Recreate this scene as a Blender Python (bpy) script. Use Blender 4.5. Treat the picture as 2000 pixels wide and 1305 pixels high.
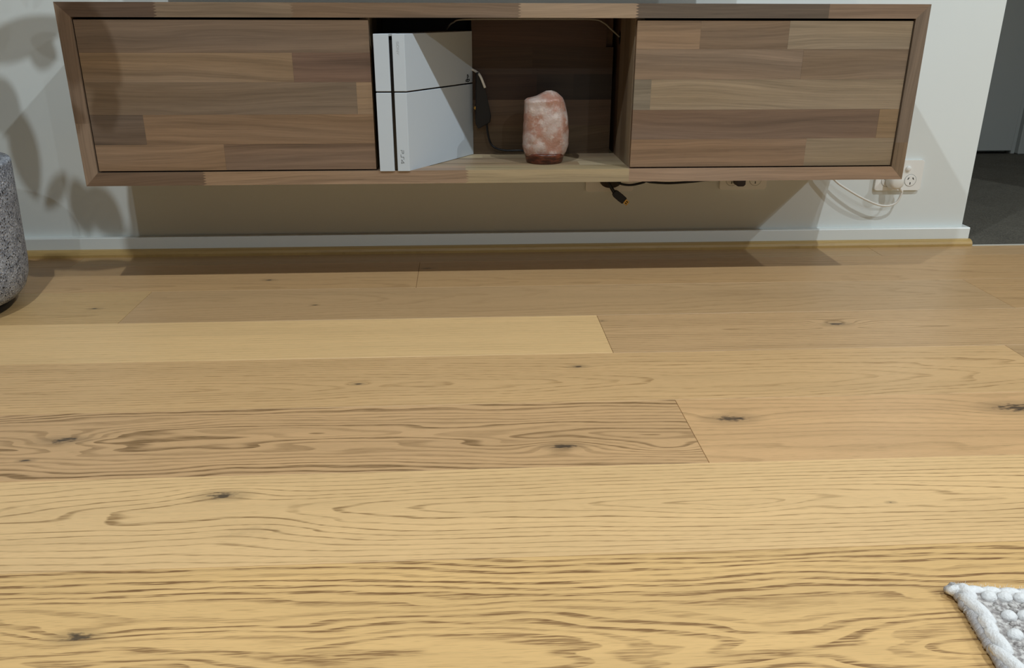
import bpy, bmesh, math, random
from mathutils import Vector, Matrix, noise as mnoise

# ------------------------------------------------------------------ scene, camera, light, exposure
scene = bpy.context.scene
COL = scene.collection
for _o in list(bpy.data.objects):
    bpy.data.objects.remove(_o, do_unlink=True)
random.seed(7)

CAM = Vector((0.7773, -2.0074, 0.5573))
PITCH, YAW, ROLL, FPX = 0.3714, -0.0583, 0.0027, 1646.38
_fwd = Vector((-math.sin(YAW) * math.cos(PITCH), math.cos(YAW) * math.cos(PITCH), -math.sin(PITCH)))
_r0 = Vector((math.cos(YAW), math.sin(YAW), 0)); _u0 = _r0.cross(_fwd)
_rt = math.cos(ROLL) * _r0 + math.sin(ROLL) * _u0
_up = -math.sin(ROLL) * _r0 + math.cos(ROLL) * _u0
cam = bpy.data.cameras.new('camera'); cam_o = bpy.data.objects.new('camera', cam); COL.objects.link(cam_o)
M = Matrix((_rt, _up, -_fwd)).transposed().to_4x4(); M.translation = CAM
cam_o.matrix_world = M
cam.sensor_fit = 'HORIZONTAL'; cam.sensor_width = 36.0; cam.lens = 36.0 * FPX / 2000.0
cam.clip_start = 0.02; cam.clip_end = 50
scene.camera = cam_o

scene.view_settings.view_transform = 'Standard'
scene.view_settings.look = 'None'
scene.view_settings.gamma = 1.0
scene.view_settings.use_curve_mapping = False
scene.view_settings.exposure = -0.05
scene.cycles.use_denoising = True
scene.cycles.max_bounces = 6
scene.cycles.diffuse_bounces = 4
scene.cycles.glossy_bounces = 2
scene.cycles.caustics_reflective = False
scene.cycles.caustics_refractive = False

world = bpy.data.worlds.new('night'); scene.world = world; world.use_nodes = True
world.node_tree.nodes['Background'].inputs[0].default_value = (0.02, 0.022, 0.03, 1)
world.node_tree.nodes['Background'].inputs[1].default_value = 0.3

CEIL = 2.42
def downlight(x, y, power, col=(0.84, 0.94, 1.0), size=2.75):
    l = bpy.data.lights.new('downlight', 'SPOT'); l.energy = power; l.color = col
    l.shadow_soft_size = 0.022; l.spot_size = size; l.spot_blend = 0.6
    o = bpy.data.objects.new('downlight', l); COL.objects.link(o); o.location = (x, y, CEIL - 0.02)
    return o
for lx, lw in ((0.25, 92), (2.02, 94), (3.78, 94)):
    downlight(lx, -1.62, lw)
for lx in (0.45, 2.2, 3.9):
    downlight(lx, -3.9, 66, (0.86, 0.95, 1.0), 2.75)

# ------------------------------------------------------------------ helpers
def tag(o, label=None, cat=None, group=None, kind=None):
    if label: o['label'] = label
    if cat: o['category'] = cat
    if group: o['group'] = group
    if kind: o['kind'] = kind
    return o
def empty(name, loc, label=None, cat=None, group=None, kind=None):
    o = bpy.data.objects.new(name, None); COL.objects.link(o); o.location = loc; o.empty_display_size = 0.05
    return tag(o, label, cat, group, kind)
def link(name, me, mat, parent=None, smooth=False):
    o = bpy.data.objects.new(name, me); COL.objects.link(o)
    if mat is not None and not me.materials: me.materials.append(mat)
    if smooth:
        for p in me.polygons: p.use_smooth = True
    if parent is not None:
        o.parent = parent
        q = parent; off = Vector((0, 0, 0))
        while q is not None: off += q.location; q = q.parent
        o.location = -off            # mesh vertices are given in world coordinates
    return o
def bm_obj(name, bm, mat, parent=None, smooth=False):
    bmesh.ops.recalc_face_normals(bm, faces=bm.faces)
    me = bpy.data.meshes.new(name); bm.to_mesh(me); bm.free()
    return link(name, me, mat, parent, smooth)
def add_box(bm, a, b, bev=0.0, seg=1):
    vs = [bm.verts.new((x, y, z)) for x in (a[0], b[0]) for y in (a[1], b[1]) for z in (a[2], b[2])]
    fs = [bm.faces.new([vs[i] for i in f]) for f in ((0,1,3,2),(4,6,7,5),(0,4,5,1),(2,3,7,6),(0,2,6,4),(1,5,7,3))]
    if bev > 0:
        es = list({e for f in fs for e in f.edges})
        bmesh.ops.bevel(bm, geom=es, offset=bev, segments=seg, profile=0.5, affect='EDGES')
def box(name, a, b, mat, parent=None, bev=0.0, seg=1):
    bm = bmesh.new(); add_box(bm, a, b, bev, seg); return bm_obj(name, bm, mat, parent)
def add_prism(bm, pts, d, bev=0.0, seg=1):
    """pts: list of 3D points of a planar polygon, d: extrusion vector"""
    d = Vector(d)
    f0 = [bm.verts.new(p) for p in pts]; f1 = [bm.verts.new(Vector(p) + d) for p in pts]
    n = len(pts); fs = [bm.faces.new(f0), bm.faces.new(list(reversed(f1)))]
    for i in range(n): fs.append(bm.faces.new((f0[i], f1[i], f1[(i+1) % n], f0[(i+1) % n])))
    if bev > 0:
        es = list({e for f in fs for e in f.edges})
        bmesh.ops.bevel(bm, geom=es, offset=bev, segments=seg, profile=0.5, affect='EDGES')
def prism(name, pts, d, mat, parent=None, bev=0.0, seg=1):
    bm = bmesh.new(); add_prism(bm, pts, d, bev, seg); return bm_obj(name, bm, mat, parent)
def smooth_path(pts, n=8):
    pts = [Vector(p) for p in pts]; out = []
    P = [2*pts[0]-pts[1]] + pts + [2*pts[-1]-pts[-2]]
    for i in range(1, len(P)-2):
        a, b, c, d = P[i-1:i+3]
        for k in range(n):
            t = k / n
            out.append(0.5*((2*b) + (c-a)*t + (2*a-5*b+4*c-d)*t*t + (-a+3*b-3*c+d)*t**3))
    out.append(pts[-1]); return out
def add_tube(bm, pts, r, sides=10, cap=True):
    rings = []; prev = None
    for i, p in enumerate(pts):
        t = (pts[min(i+1, len(pts)-1)] - pts[max(i-1, 0)]).normalized()
        if prev is None:
            a = Vector((0, 0, 1)) if abs(t.z) < 0.9 else Vector((1, 0, 0))
            u = t.cross(a).normalized()
        else:
            u = (prev - t*prev.dot(t)).normalized()
        prev = u; w = t.cross(u)
        rr = r(i/(len(pts)-1)) if callable(r) else r
        rings.append([bm.verts.new(p + rr*(math.cos(2*math.pi*k/sides)*u + math.sin(2*math.pi*k/sides)*w)) for k in range(sides)])
    for i in range(len(rings)-1):
        for k in range(sides):
            bm.faces.new((rings[i][k], rings[i][(k+1) % sides], rings[i+1][(k+1) % sides], rings[i+1][k]))
    if cap:
        bm.faces.new(rings[0]); bm.faces.new(list(reversed(rings[-1])))
def tube(name, pts, r, mat, parent=None, sides=10, n=8):
    bm = bmesh.new(); add_tube(bm, smooth_path(pts, n), r, sides); return bm_obj(name, bm, mat, parent, True)
def add_lathe(bm, c, prof, sides=48, axis='z'):
    rings = []
    for (r, h) in prof:
        ring = []
        for k in range(sides):
            a = 2*math.pi*k/sides; x, y = r*math.cos(a), r*math.sin(a)
            ring.append(bm.verts.new((c[0]+x, c[1]+y, c[2]+h) if axis == 'z' else (c[0]+x, c[1]+h, c[2]+y)))
        rings.append(ring)
    for i in range(len(rings)-1):
        for k in range(sides):
            bm.faces.new((rings[i][k], rings[i][(k+1) % sides], rings[i+1][(k+1) % sides], rings[i+1][k]))
    bm.faces.new(rings[0]); bm.faces.new(list(reversed(rings[-1])))
def lathe(name, c, prof, mat, parent=None, sides=48, axis='z', smooth=True):
    bm = bmesh.new(); add_lathe(bm, c, prof, sides, axis); return bm_obj(name, bm, mat, parent, smooth)

# ------------------------------------------------------------------ node helpers and materials
def srgb(r, g, b, k=1.0):
    f = lambda c: ((c/255)/12.92 if c/255 <= 0.04045 else ((c/255+0.055)/1.055)**2.4)
    return (min(f(r)*k, 1), min(f(g)*k, 1), min(f(b)*k, 1), 1)
class NT:
    def __init__(s, name, rough=0.5, spec=0.5):
        s.mat = bpy.data.materials.new(name); s.mat.use_nodes = True
        s.t = s.mat.node_tree; s.n = s.t.nodes; s.b = s.n['Principled BSDF']
        s.b.inputs['Roughness'].default_value = rough; s.b.inputs['Specular IOR Level'].default_value = spec
    def put(s, sock, v):
        if hasattr(v, 'is_linked') or hasattr(v, 'links'): s.t.links.new(v, sock)
        else: sock.default_value = v
    def m(s, op, a, b=None, c=None):
        n = s.n.new('ShaderNodeMath'); n.operation = op
        for i, v in enumerate((a, b, c)):
            if v is not None: s.put(n.inputs[i], v)
        return n.outputs[0]
    def add(s, a, b): return s.m('ADD', a, b)
    def mul(s, a, b): return s.m('MULTIPLY', a, b)
    def step(s, v, lo, hi, a=0.0, b=1.0):
        n = s.n.new('ShaderNodeMapRange'); n.interpolation_type = 'SMOOTHSTEP'
        s.put(n.inputs['Value'], v)
        n.inputs['From Min'].default_value = lo; n.inputs['From Max'].default_value = hi
        n.inputs['To Min'].default_value = a; n.inputs['To Max'].default_value = b
        return n.outputs[0]
    def xyz(s, x, y, z=0.0):
        n = s.n.new('ShaderNodeCombineXYZ')
        for i, v in enumerate((x, y, z)): s.put(n.inputs[i], v)
        return n.outputs[0]
    def noise(s, vec, scale=1.0, detail=2.0, rough=0.5):
        n = s.n.new('ShaderNodeTexNoise'); s.t.links.new(vec, n.inputs['Vector'])
        n.inputs['Scale'].default_value = scale; n.inputs['Detail'].default_value = detail; n.inputs['Roughness'].default_value = rough
        return n.outputs['Fac']
    def sepobj(s):
        c = s.n.new('ShaderNodeTexCoord'); x = s.n.new('ShaderNodeSeparateXYZ')
        s.t.links.new(c.outputs['Object'], x.inputs[0]); s.oc = c.outputs['Object']
        return x.outputs[0], x.outputs[1], x.outputs[2]
    def mix(s, f, a, b):
        n = s.n.new('ShaderNodeMix'); n.data_type = 'RGBA'
        s.put(n.inputs[0], f); s.put(n.inputs[6], a); s.put(n.inputs[7], b)
        return n.outputs[2]
    def scale_col(s, col, f):
        n = s.n.new('ShaderNodeMix'); n.data_type = 'RGBA'; n.blend_type = 'MULTIPLY'; n.inputs[0].default_value = 1
        s.put(n.inputs[6], col); g = s.n.new('ShaderNodeCombineColor')
        for i in range(3): s.put(g.inputs[i], f)
        s.t.links.new(g.outputs[0], n.inputs[7]); return n.outputs[2]
    def bump(s, h, strength=0.2, dist=0.001):
        n = s.n.new('ShaderNodeBump'); n.inputs['Strength'].default_value = strength; n.inputs['Distance'].default_value = dist
        s.t.links.new(h, n.inputs['Height']); s.t.links.new(n.outputs[0], s.b.inputs['Normal'])
    def out(s, col): s.put(s.b.inputs['Base Color'], col); return s.mat

def plain(name, col, rough=0.5, spec=0.5, metal=0.0, mott=0.04, mscale=30):
    t = NT(name, rough, spec); t.b.inputs['Metallic'].default_value = metal
    t.sepobj(); n = t.noise(t.oc, mscale, 3)
    return t.out(t.scale_col(col, t.m('MULTIPLY_ADD', n, 2*mott, 1-mott)))

def oak(name, base, dark, v0=0.095, h0=0.03, s=0.05, sp=0.0075, warp=0.004, con=0.75, dash=0.65, seed=0.0,
        knots=(), rough=0.4, sharp=(0.5, 0.9), uofs=0.0, curve=0.03):
    """oak plank: growth rings cut almost parallel to the pith, broken into pores; u = x, v = y of the plank"""
    t = NT(name, rough, 0.45)
    u, v, _ = t.sepobj()
    us = t.add(u, seed*3.7)
    w1 = t.noise(t.xyz(t.mul(us, 1.1), t.mul(v, 2.0), seed), 1.0, 0.0)
    w2 = t.noise(t.xyz(t.mul(us, 2.6), t.mul(v, 14.0), seed+5), 1.0, 2.0)
    w3 = t.noise(t.xyz(t.mul(us, 14.0), t.mul(v, 80.0), seed+9), 1.0, 1.0)
    c = t.add(t.m('SUBTRACT', v, v0), t.mul(t.m('SUBTRACT', w1, 0.5), curve))
    h = t.add(t.m('MULTIPLY_ADD', t.add(u, -uofs), s, h0), t.mul(t.m('SUBTRACT', w2, 0.5), curve*1.6))
    r = t.m('SQRT', t.add(t.mul(c, c), t.mul(h, h)))
    r = t.add(r, t.mul(t.m('SUBTRACT', w2, 0.5), warp*4)); r = t.add(r, t.mul(t.m('SUBTRACT', w3, 0.5), warp))
    core = None; halo = None
    for kn in knots:
        ku, kv, kr, ka = kn[:4]; kc = kn[4] if len(kn) > 4 else 1.0
        du = t.mul(t.add(u, -ku), 1/(kr*2.6)); dv = t.mul(t.add(v, -kv), 1/kr)
        d2 = t.add(t.mul(du, du), t.mul(dv, dv))
        g = t.m('POWER', 2.718, t.mul(d2, -0.30)); r = t.add(r, t.mul(g, ka))
        nz = t.noise(t.xyz(t.mul(u, 90.0), t.mul(v, 210.0), ku*7), 1.0, 3.0)
        kk = t.step(t.add(t.m('SQRT', d2), t.mul(t.m('SUBTRACT', nz, 0.5), 1.6)), 0.62, 0.12)
        kh = t.step(d2, 2.2, 0.0)
        kk = t.mul(kk, kc); kh = t.mul(kh, kc)
        core = kk if core is None else t.m('MAXIMUM', core, kk)
        halo = kh if halo is None else t.m('MAXIMUM', halo, kh)
    R = t.mul(r, 1.0/sp)
    fr = t.m('FRACT', R)
    per = t.noise(t.xyz(t.mul(R, 0.9), seed, 0.0), 1.0, 0.0)            # every ring has its own strength
    pulse = t.mul(t.step(fr, sharp[0], sharp[1]), t.step(fr, 1.0, 0.93))
    pores = t.noise(t.xyz(t.mul(us, 26.0), t.mul(v, 520.0), seed+2), 1.0, 2.0, 0.6)
    dashm = t.step(pores, 0.40, 0.60)
    mask = t.mul(t.mul(pulse, t.step(per, 0.25, 0.7, 0.35, 1.0)), t.m('MULTIPLY_ADD', dashm, dash, 1-dash))
    fine = t.step(t.noise(t.xyz(t.mul(us, 46.0), t.mul(v, 1150.0), seed+3), 1.0, 1.0), 0.56, 0.72)
    mask2 = t.m('MINIMUM', t.add(t.mul(mask, con), t.mul(fine, 0.26)), 1.0)
    broad = t.noise(t.xyz(t.mul(us, 1.6), t.mul(v, 22.0), seed+4), 1.0, 2.0)
    fib = t.noise(t.xyz(t.mul(us, 9.0), t.mul(v, 260.0), seed+6), 1.0, 1.0)
    tone = t.add(t.m('MULTIPLY_ADD', broad, 0.30, 0.85), t.mul(t.m('SUBTRACT', fib, 0.5), 0.16))
    col = t.scale_col(base, tone)
    col = t.mix(mask2, col, dark)
    if core is not None:
        col = t.mix(t.mul(halo, 0.35), col, srgb(112, 92, 66))
        col = t.mix(t.mul(core, 0.85), col, srgb(52, 46, 42))
    t.put(t.b.inputs['Roughness'], t.m('MULTIPLY_ADD', mask2, 0.15, rough))
    return t.out(col)

def stave_wood(name, axis='x', rough=0.42):
    """oiled acacia: object colour gives each stave its tone, the random number its own figure"""
    t = NT(name, rough, 0.35)
    x, y, z = t.sepobj()
    if axis == 'x': u, v, w = x, z, y
    else: u, v, w = z, x, y
    oi = t.n.new('ShaderNodeObjectInfo'); rnd = t.mul(oi.outputs['Random'], 37.0)
    us = t.add(u, rnd); vs = t.add(t.add(v, w), t.mul(rnd, 0.13))
    w1 = t.noise(t.xyz(t.mul(us, 2.2), t.mul(vs, 9.0), rnd), 1.0, 2.0)
    ang = t.mul(t.m('SUBTRACT', t.m('FRACT', t.mul(rnd, 1.618)), 0.5), 0.14)   # drift of the grain across the stave
    line = t.add(t.add(t.mul(vs, 150.0), t.mul(t.mul(us, ang), 90.0)), t.mul(w1, 9.0))
    band = t.noise(t.xyz(t.mul(us, 1.6), line, rnd), 0.42, 3.0, 0.55)
    fib = t.noise(t.xyz(t.mul(us, 9.0), t.add(t.mul(vs, 480.0), t.mul(t.add(t.mul(t.mul(us, ang), 90.0), t.mul(w1, 9.0)), 2.4)), rnd), 1.0, 2.0)
    pore = t.step(t.noise(t.xyz(t.mul(us, 36.0), t.mul(vs, 1500.0), rnd), 1.0, 1.0), 0.62, 0.76)
    f = t.add(t.m('MULTIPLY_ADD', t.m('SUBTRACT', band, 0.5), 0.95, 1.0), t.mul(t.m('SUBTRACT', fib, 0.5), 0.62))
    strk = t.step(t.noise(t.xyz(t.mul(us, 1.3), t.mul(line, 0.16), t.add(rnd, 7.0)), 1.0, 1.0), 0.60, 0.74)
    f = t.m('MAXIMUM', t.add(t.add(f, t.mul(pore, -0.16)), t.mul(strk, -0.24)), 0.3)
    col = t.scale_col(oi.outputs['Color'], f)
    warm = t.noise(t.xyz(t.mul(us, 1.4), t.mul(vs, 12.0), t.add(rnd, 3.0)), 1.0, 1.0)
    hs = t.n.new('ShaderNodeHueSaturation'); t.put(hs.inputs['Color'], col); t.put(hs.inputs['Saturation'], t.m('MULTIPLY_ADD', warm, 0.4, 0.76))
    return t.out(hs.outputs[0])

MAT_WALL = plain('white_wall_paint', srgb(222, 227, 225), 0.6, 0.3, 0, 0.012, 6)
MAT_CEIL = plain('ceiling_paint', srgb(214, 214, 212), 0.7, 0.2, 0, 0.01, 6)
MAT_SKIRT = plain('white_gloss_paint', srgb(222, 227, 225), 0.28, 0.5, 0, 0.012, 9)
MAT_PLASTIC = plain('white_plastic', srgb(236, 236, 232), 0.3, 0.5, 0, 0.01)
MAT_CORDW = plain('white_cord', srgb(225, 222, 214), 0.4, 0.5, 0, 0.02)
MAT_CORDG = plain('grey_cord', srgb(140, 136, 128), 0.45, 0.5, 0, 0.03)
MAT_BLACK = plain('black_plastic', srgb(16, 16, 20), 0.45, 0.4, 0, 0.05)
MAT_GLOSSBLACK = plain('gloss_black', srgb(8, 8, 11), 0.15, 0.5, 0, 0.02)
MAT_BROWNPL = plain('brown_plastic', srgb(58, 46, 32), 0.5, 0.3, 0, 0.05)
MAT_GOLD = plain('gold_contact', srgb(190, 150, 80), 0.3, 0.5, 0.9, 0.05)
MAT_SLOT = plain('dark_slot', srgb(30, 30, 30), 0.6, 0.2, 0, 0.02)
MAT_CONSOLE = plain('glacier_white_plastic', srgb(190, 199, 207), 0.42, 0.45, 0, 0.01)
MAT_PRINT = plain('grey_print', srgb(96, 100, 104), 0.5, 0.3, 0, 0.02)
MAT_BLACKPRINT = plain('black_print', srgb(20, 20, 22), 0.4, 0.3, 0, 0.02)
MAT_STRIP = plain('pale_metal_strip', srgb(222, 218, 205), 0.35, 0.5, 0.2, 0.03)
MAT_WX = stave_wood('acacia_lengthwise', 'x')
MAT_WZ = stave_wood('acacia_upright', 'z')

# ------------------------------------------------------------------ the room
def structure(o): o['kind'] = 'structure'; return o
XW = 2.0275                      # free end of the tv wall
structure(box('wall_back', (-3.2, 0.0, -0.012), (XW, 0.11, 2.6), MAT_WALL))
structure(box('wall_back', (2.98, 0.0, -0.012), (5.2, 0.11, 2.6), MAT_WALL))
structure(box('wall_back', (XW, 0.0, 2.12), (2.98, 0.11, 2.6), MAT_WALL))
MAT_FARWALL = plain('grey_wall_paint', srgb(172, 174, 172), 0.6, 0.3, 0, 0.012, 6)
structure(box('wall_left', (-3.3, -6.2, -0.012), (-3.2, 0.11, 2.6), MAT_FARWALL))
structure(box('wall_right', (5.2, -6.2, -0.012), (5.3, 1.6, 2.6), MAT_FARWALL))
structure(box('wall_front', (-3.3, -6.3, -0.012), (5.3, -6.2, 2.6), MAT_FARWALL))
structure(box('ceiling', (-3.3, -6.3, CEIL), (5.3, 1.6, CEIL + 0.1), MAT_CEIL))
structure(box('wall_hall_left', (1.92, 0.11, -0.012), (XW - 0.002, 1.5, 2.6), MAT_WALL))
structure(box('wall_hall_back', (1.92, 1.40, -0.012), (5.2, 1.5, 2.6), MAT_WALL))

# skirting: a flat board with a small bevel, stopping just past the free wall end
bm = bmesh.new()
pf = [(0.0, 0.004), (-0.018, 0.004), (-0.018, 0.0415), (-0.0165, 0.0439), (0.0, 0.0439)]
add_prism(bm, [(-3.2, y, z) for y, z in pf], (3.2 + XW + 0.012, 0, 0))
structure(bm_obj('baseboard_back', bm, MAT_SKIRT))
structure(box('baseboard_end', (XW, 0.0, 0.004), (XW + 0.012, 0.11, 0.0439), MAT_SKIRT))
# timber bead along the foot of the skirting
MAT_BEAD = oak('timber_bead', srgb(184, 153, 96), srgb(146, 114, 66), v0=0.5, h0=0.1, s=0.01, con=0.35, knots=((1.71, 0.004, 0.004, 0.0),))
bm = bmesh.new()
add_prism(bm, [(-3.2, -0.018, 0.0), (-3.2, -0.034, 0.0), (-3.2, -0.034, 0.006), (-3.2, -0.031, 0.0115), (-3.2, -0.026, 0.0145), (-3.2, -0.018, 0.016)], (3.2 + XW + 0.016, 0, 0))
structure(bm_obj('trim_1', bm, MAT_BEAD))
structure(box('trim_2', (XW + 0.018, -0.030, -0.011), (2.98, -0.022, 0.001), MAT_STRIP))

t = NT('charcoal_carpet', 0.95, 0.05)
t.sepobj(); n1 = t.noise(t.oc, 260.0, 2.0); n2 = t.noise(t.oc, 9.0, 2.0)
t.bump(n1, 0.8, 0.004)
MAT_CARPET = t.out(t.scale_col(srgb(108, 104, 95), t.add(t.m('MULTIPLY_ADD', n1, 0.9, 0.3), t.mul(t.m('SUBTRACT', n2, 0.5), 0.25))))
structure(box('floor_carpet', (XW + 0.013, -0.0215, -0.012), (5.2, 1.40, -0.002), MAT_CARPET))

# hall door, its architrave and the door stop gap
MAT_DOOR = plain('shaded_door_paint', srgb(172, 175, 172), 0.45, 0.4, 0, 0.01)  # white door greyed, the hall's shade put into its colour
d1 = empty('door_1', (2.6, 1.38, 0)); structure(d1)
box('door_leaf', (2.20, 1.345, 0.012), (3.010, 1.38, 2.05), MAT_DOOR, d1, 0.001)
box('door_stop', (3.016, 1.355, -0.002), (3.032, 1.395, 2.06), MAT_DOOR, d1, 0.001)
box('architrave', (3.032, 1.33, -0.002), (3.10, 1.398, 2.12), MAT_DOOR, d1, 0.004)
lathe('door_knob', (2.94, 1.33, 1.0), [(0.011, 0.015), (0.011, -0.03), (0.026, -0.045), (0.024, -0.06), (0.004, -0.064)], MAT_STRIP, d1, 24, 'y')

# timber floor: every board is its own piece
PW = 0.1895
def yk(k): return -1.2451 + k*PW
floor = structure(box('floor', (-3.2, -6.2, -0.06), (5.2, -0.020, -0.0125), plain('subfloor', srgb(120, 92, 58), 0.6)))
F = 1.24
OAK = {}
D = lambda r, g, b: srgb(r, g*1.03, b*1.10, F)
OAK['r0'] = oak('oak_board_a', D(206, 164, 104), srgb(132, 96, 58), v0=0.045, h0=0.012, s=0.035, sp=0.0092, warp=0.005, con=1.0, dash=0.8, seed=1.3, knots=((0.404, 0.088, 0.010, 0.012),), sharp=(0.42, 0.66), uofs=0.2, curve=0.06)
OAK['r1'] = oak('oak_board_b', D(209, 169, 114), srgb(140, 106, 64), v0=0.088, h0=-0.015, s=0.06, sp=0.0078, warp=0.0030, con=0.95, dash=0.7, seed=2.1, knots=((0.477, 0.142, 0.0130, -0.012), (0.53, 0.066, 0.022, 0.014, 0.12), (1.285, 0.084, 0.0028, 0.0)), sharp=(0.70, 0.86), uofs=0.9, curve=0.040)
OAK['r2'] = oak('oak_board_c', D(190, 149, 101), srgb(126, 96, 60), v0=0.095, h0=0.028, s=-0.05, sp=0.0095, warp=0.005, con=1.0, dash=0.45, seed=3.7, knots=((0.224, 0.1066, 0.013, 0.03), (0.906, 0.0536, 0.011, 0.028), (0.198, 0.0526, 0.005, 0.004), (1.052, 0.047, 0.009, -0.02, 0.0)), sharp=(0.40, 0.72), uofs=0.6, curve=0.08)
OAK['r2r'] = oak('oak_board_d', D(195, 152, 102), srgb(142, 112, 72), v0=-0.02, h0=0.05, s=0.03, sp=0.012, warp=0.003, con=0.5, dash=0.6, seed=4.9, knots=((1.16, 0.1226, 0.016, 0.018), (1.597, 0.136, 0.022, 0.03)), curve=0.03)
OAK['r3'] = oak('oak_board_e', D(193, 153, 102), srgb(142, 106, 62), v0=0.075, h0=0.02, s=0.055, sp=0.0085, warp=0.003, con=0.75, dash=0.85, seed=5.2, knots=((0.962, 0.133, 0.007, 0.006), (0.606, 0.082, 0.005, 0.008)), sharp=(0.6, 0.9), uofs=0.6, curve=0.025)
OAK['r4'] = oak('oak_board_f', D(206, 167, 112), srgb(168, 134, 84), v0=0.22, h0=0.02, s=0.02, sp=0.010, warp=0.003, con=0.3, dash=0.8, seed=6.6, knots=(), curve=0.03)
OAK['r4r'] = oak('oak_board_g', D(183, 145, 99), srgb(132, 102, 64), v0=0.100, h0=0.0, s=0.035, sp=0.0085, warp=0.002, con=0.8, dash=0.5, seed=7.4, knots=((1.475, 0.1186, 0.011, 0.03), (1.035, 0.157, 0.004, 0.004)), sharp=(0.6, 0.9), uofs=1.45, curve=0.012)
OAK['r5'] = oak('oak_board_h', D(170, 135, 92), srgb(134, 104, 66), v0=0.12, h0=0.03, s=0.05, sp=0.011, warp=0.003, con=0.4, dash=0.8, seed=8.8, knots=((0.477, 0.087, 0.004, 0.004),), curve=0.03)
OAK['r5l'] = oak('oak_board_i', D(178, 142, 92), srgb(128, 96, 58), v0=0.05, h0=0.02, s=0.04, sp=0.010, warp=0.003, con=0.5, dash=0.8, seed=9.1, knots=((0.05, 0.087, 0.006, 0.008),), curve=0.03)
OAK['r6'] = oak('oak_board_j', D(172, 134, 88), srgb(128, 96, 60), v0=0.02, h0=0.03, s=0.04, sp=0.011, warp=0.003, con=0.4, dash=0.7, seed=10.4, knots=((0.692, 0.14, 0.007, 0.006), (0.351, 0.069, 0.007, 0.006)), curve=0.03)
OAK['r7'] = oak('oak_board_k', D(170, 136, 92), srgb(128, 98, 64), v0=0.12, h0=0.04, s=0.03, sp=0.012, warp=0.003, con=0.35, dash=0.7, seed=11.6, knots=(), curve=0.03)
rows = {
 -1: [(-0.75, 1.62, 'r0'), (1.62, 3.6, 'r1'), (-2.3, -0.75, 'r3')],
  0: [(-0.10, 1.92, 'r1'), (1.92, 3.6, 'r4'), (-2.3, -0.10, 'r2')],
  1: [(-0.83, 1.0922, 'r2'), (1.0922, 3.0, 'r2r'), (3.0, 3.6, 'r0'), (-2.3, -0.83, 'r4')],
  2: [(-0.17, 1.7285, 'r3'), (1.7285, 3.6, 'r5'), (-2.3, -0.17, 'r5l')],
  3: [(-0.87, 1.030, 'r4'), (1.030, 2.93, 'r4r'), (2.93, 3.6, 'r2'), (-2.3, -0.87, 'r0')],
  4: [(-1.5, 0.125, 'r5l'), (0.125, 1.868, 'r5'), (1.868, 3.6, 'r6'), (-2.3, -1.5, 'r1')],
  5: [(-1.2, 0.673, 'r6'), (0.673, 2.573, 'r6'), (2.573, 3.6, 'r1'), (-2.3, -1.2, 'r5')],
  6: [(-0.12, 1.778, 'r7'), (1.778, 3.6, 'r5'), (-2.3, -0.12, 'r6')],
}
keys = list(OAK)
for k in range(-11, -1):
    x = -2.3 + (k*37 % 11)*0.15 - 1.2
    cuts = [-2.3]
    while x < 3.6:
        x += 1.9
        if -2.2 < x < 3.5: cuts.append(x)
    cuts.append(3.6)
    rows[k] = [(cuts[i], cuts[i+1], keys[(k*5 + i*3) % len(keys)]) for i in range(len(cuts)-1)]
for k in sorted(rows):
    w = PW if k < 6 else -0.0305 - yk(6)
    for (x0, x1, mk) in rows[k]:
        bm = bmesh.new(); g = 0.0003; c = 0.0004
        a = (x0+g, g, -0.012); b = (x1-g, w-g, 0.0)
        vb = [bm.verts.new((x, y, a[2])) for x, y in ((a[0],a[1]),(b[0],a[1]),(b[0],b[1]),(a[0],b[1]))]
        vm = [bm.verts.new((x, y, -c)) for x, y in ((a[0],a[1]),(b[0],a[1]),(b[0],b[1]),(a[0],b[1]))]
        vt = [bm.verts.new((x, y, 0)) for x, y in ((a[0]+c,a[1]+c),(b[0]-c,a[1]+c),(b[0]-c,b[1]-c),(a[0]+c,b[1]-c))]
        for lo, hi in ((vb, vm), (vm, vt)):
            for i in range(4): bm.faces.new((lo[i], lo[(i+1) % 4], hi[(i+1) % 4], hi[i]))
        bm.faces.new(vt); bm.faces.new(list(reversed(vb)))
        o = bm_obj('floor_board', bm, OAK[mk], floor)
        o.location = (0, yk(k), 0)

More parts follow.
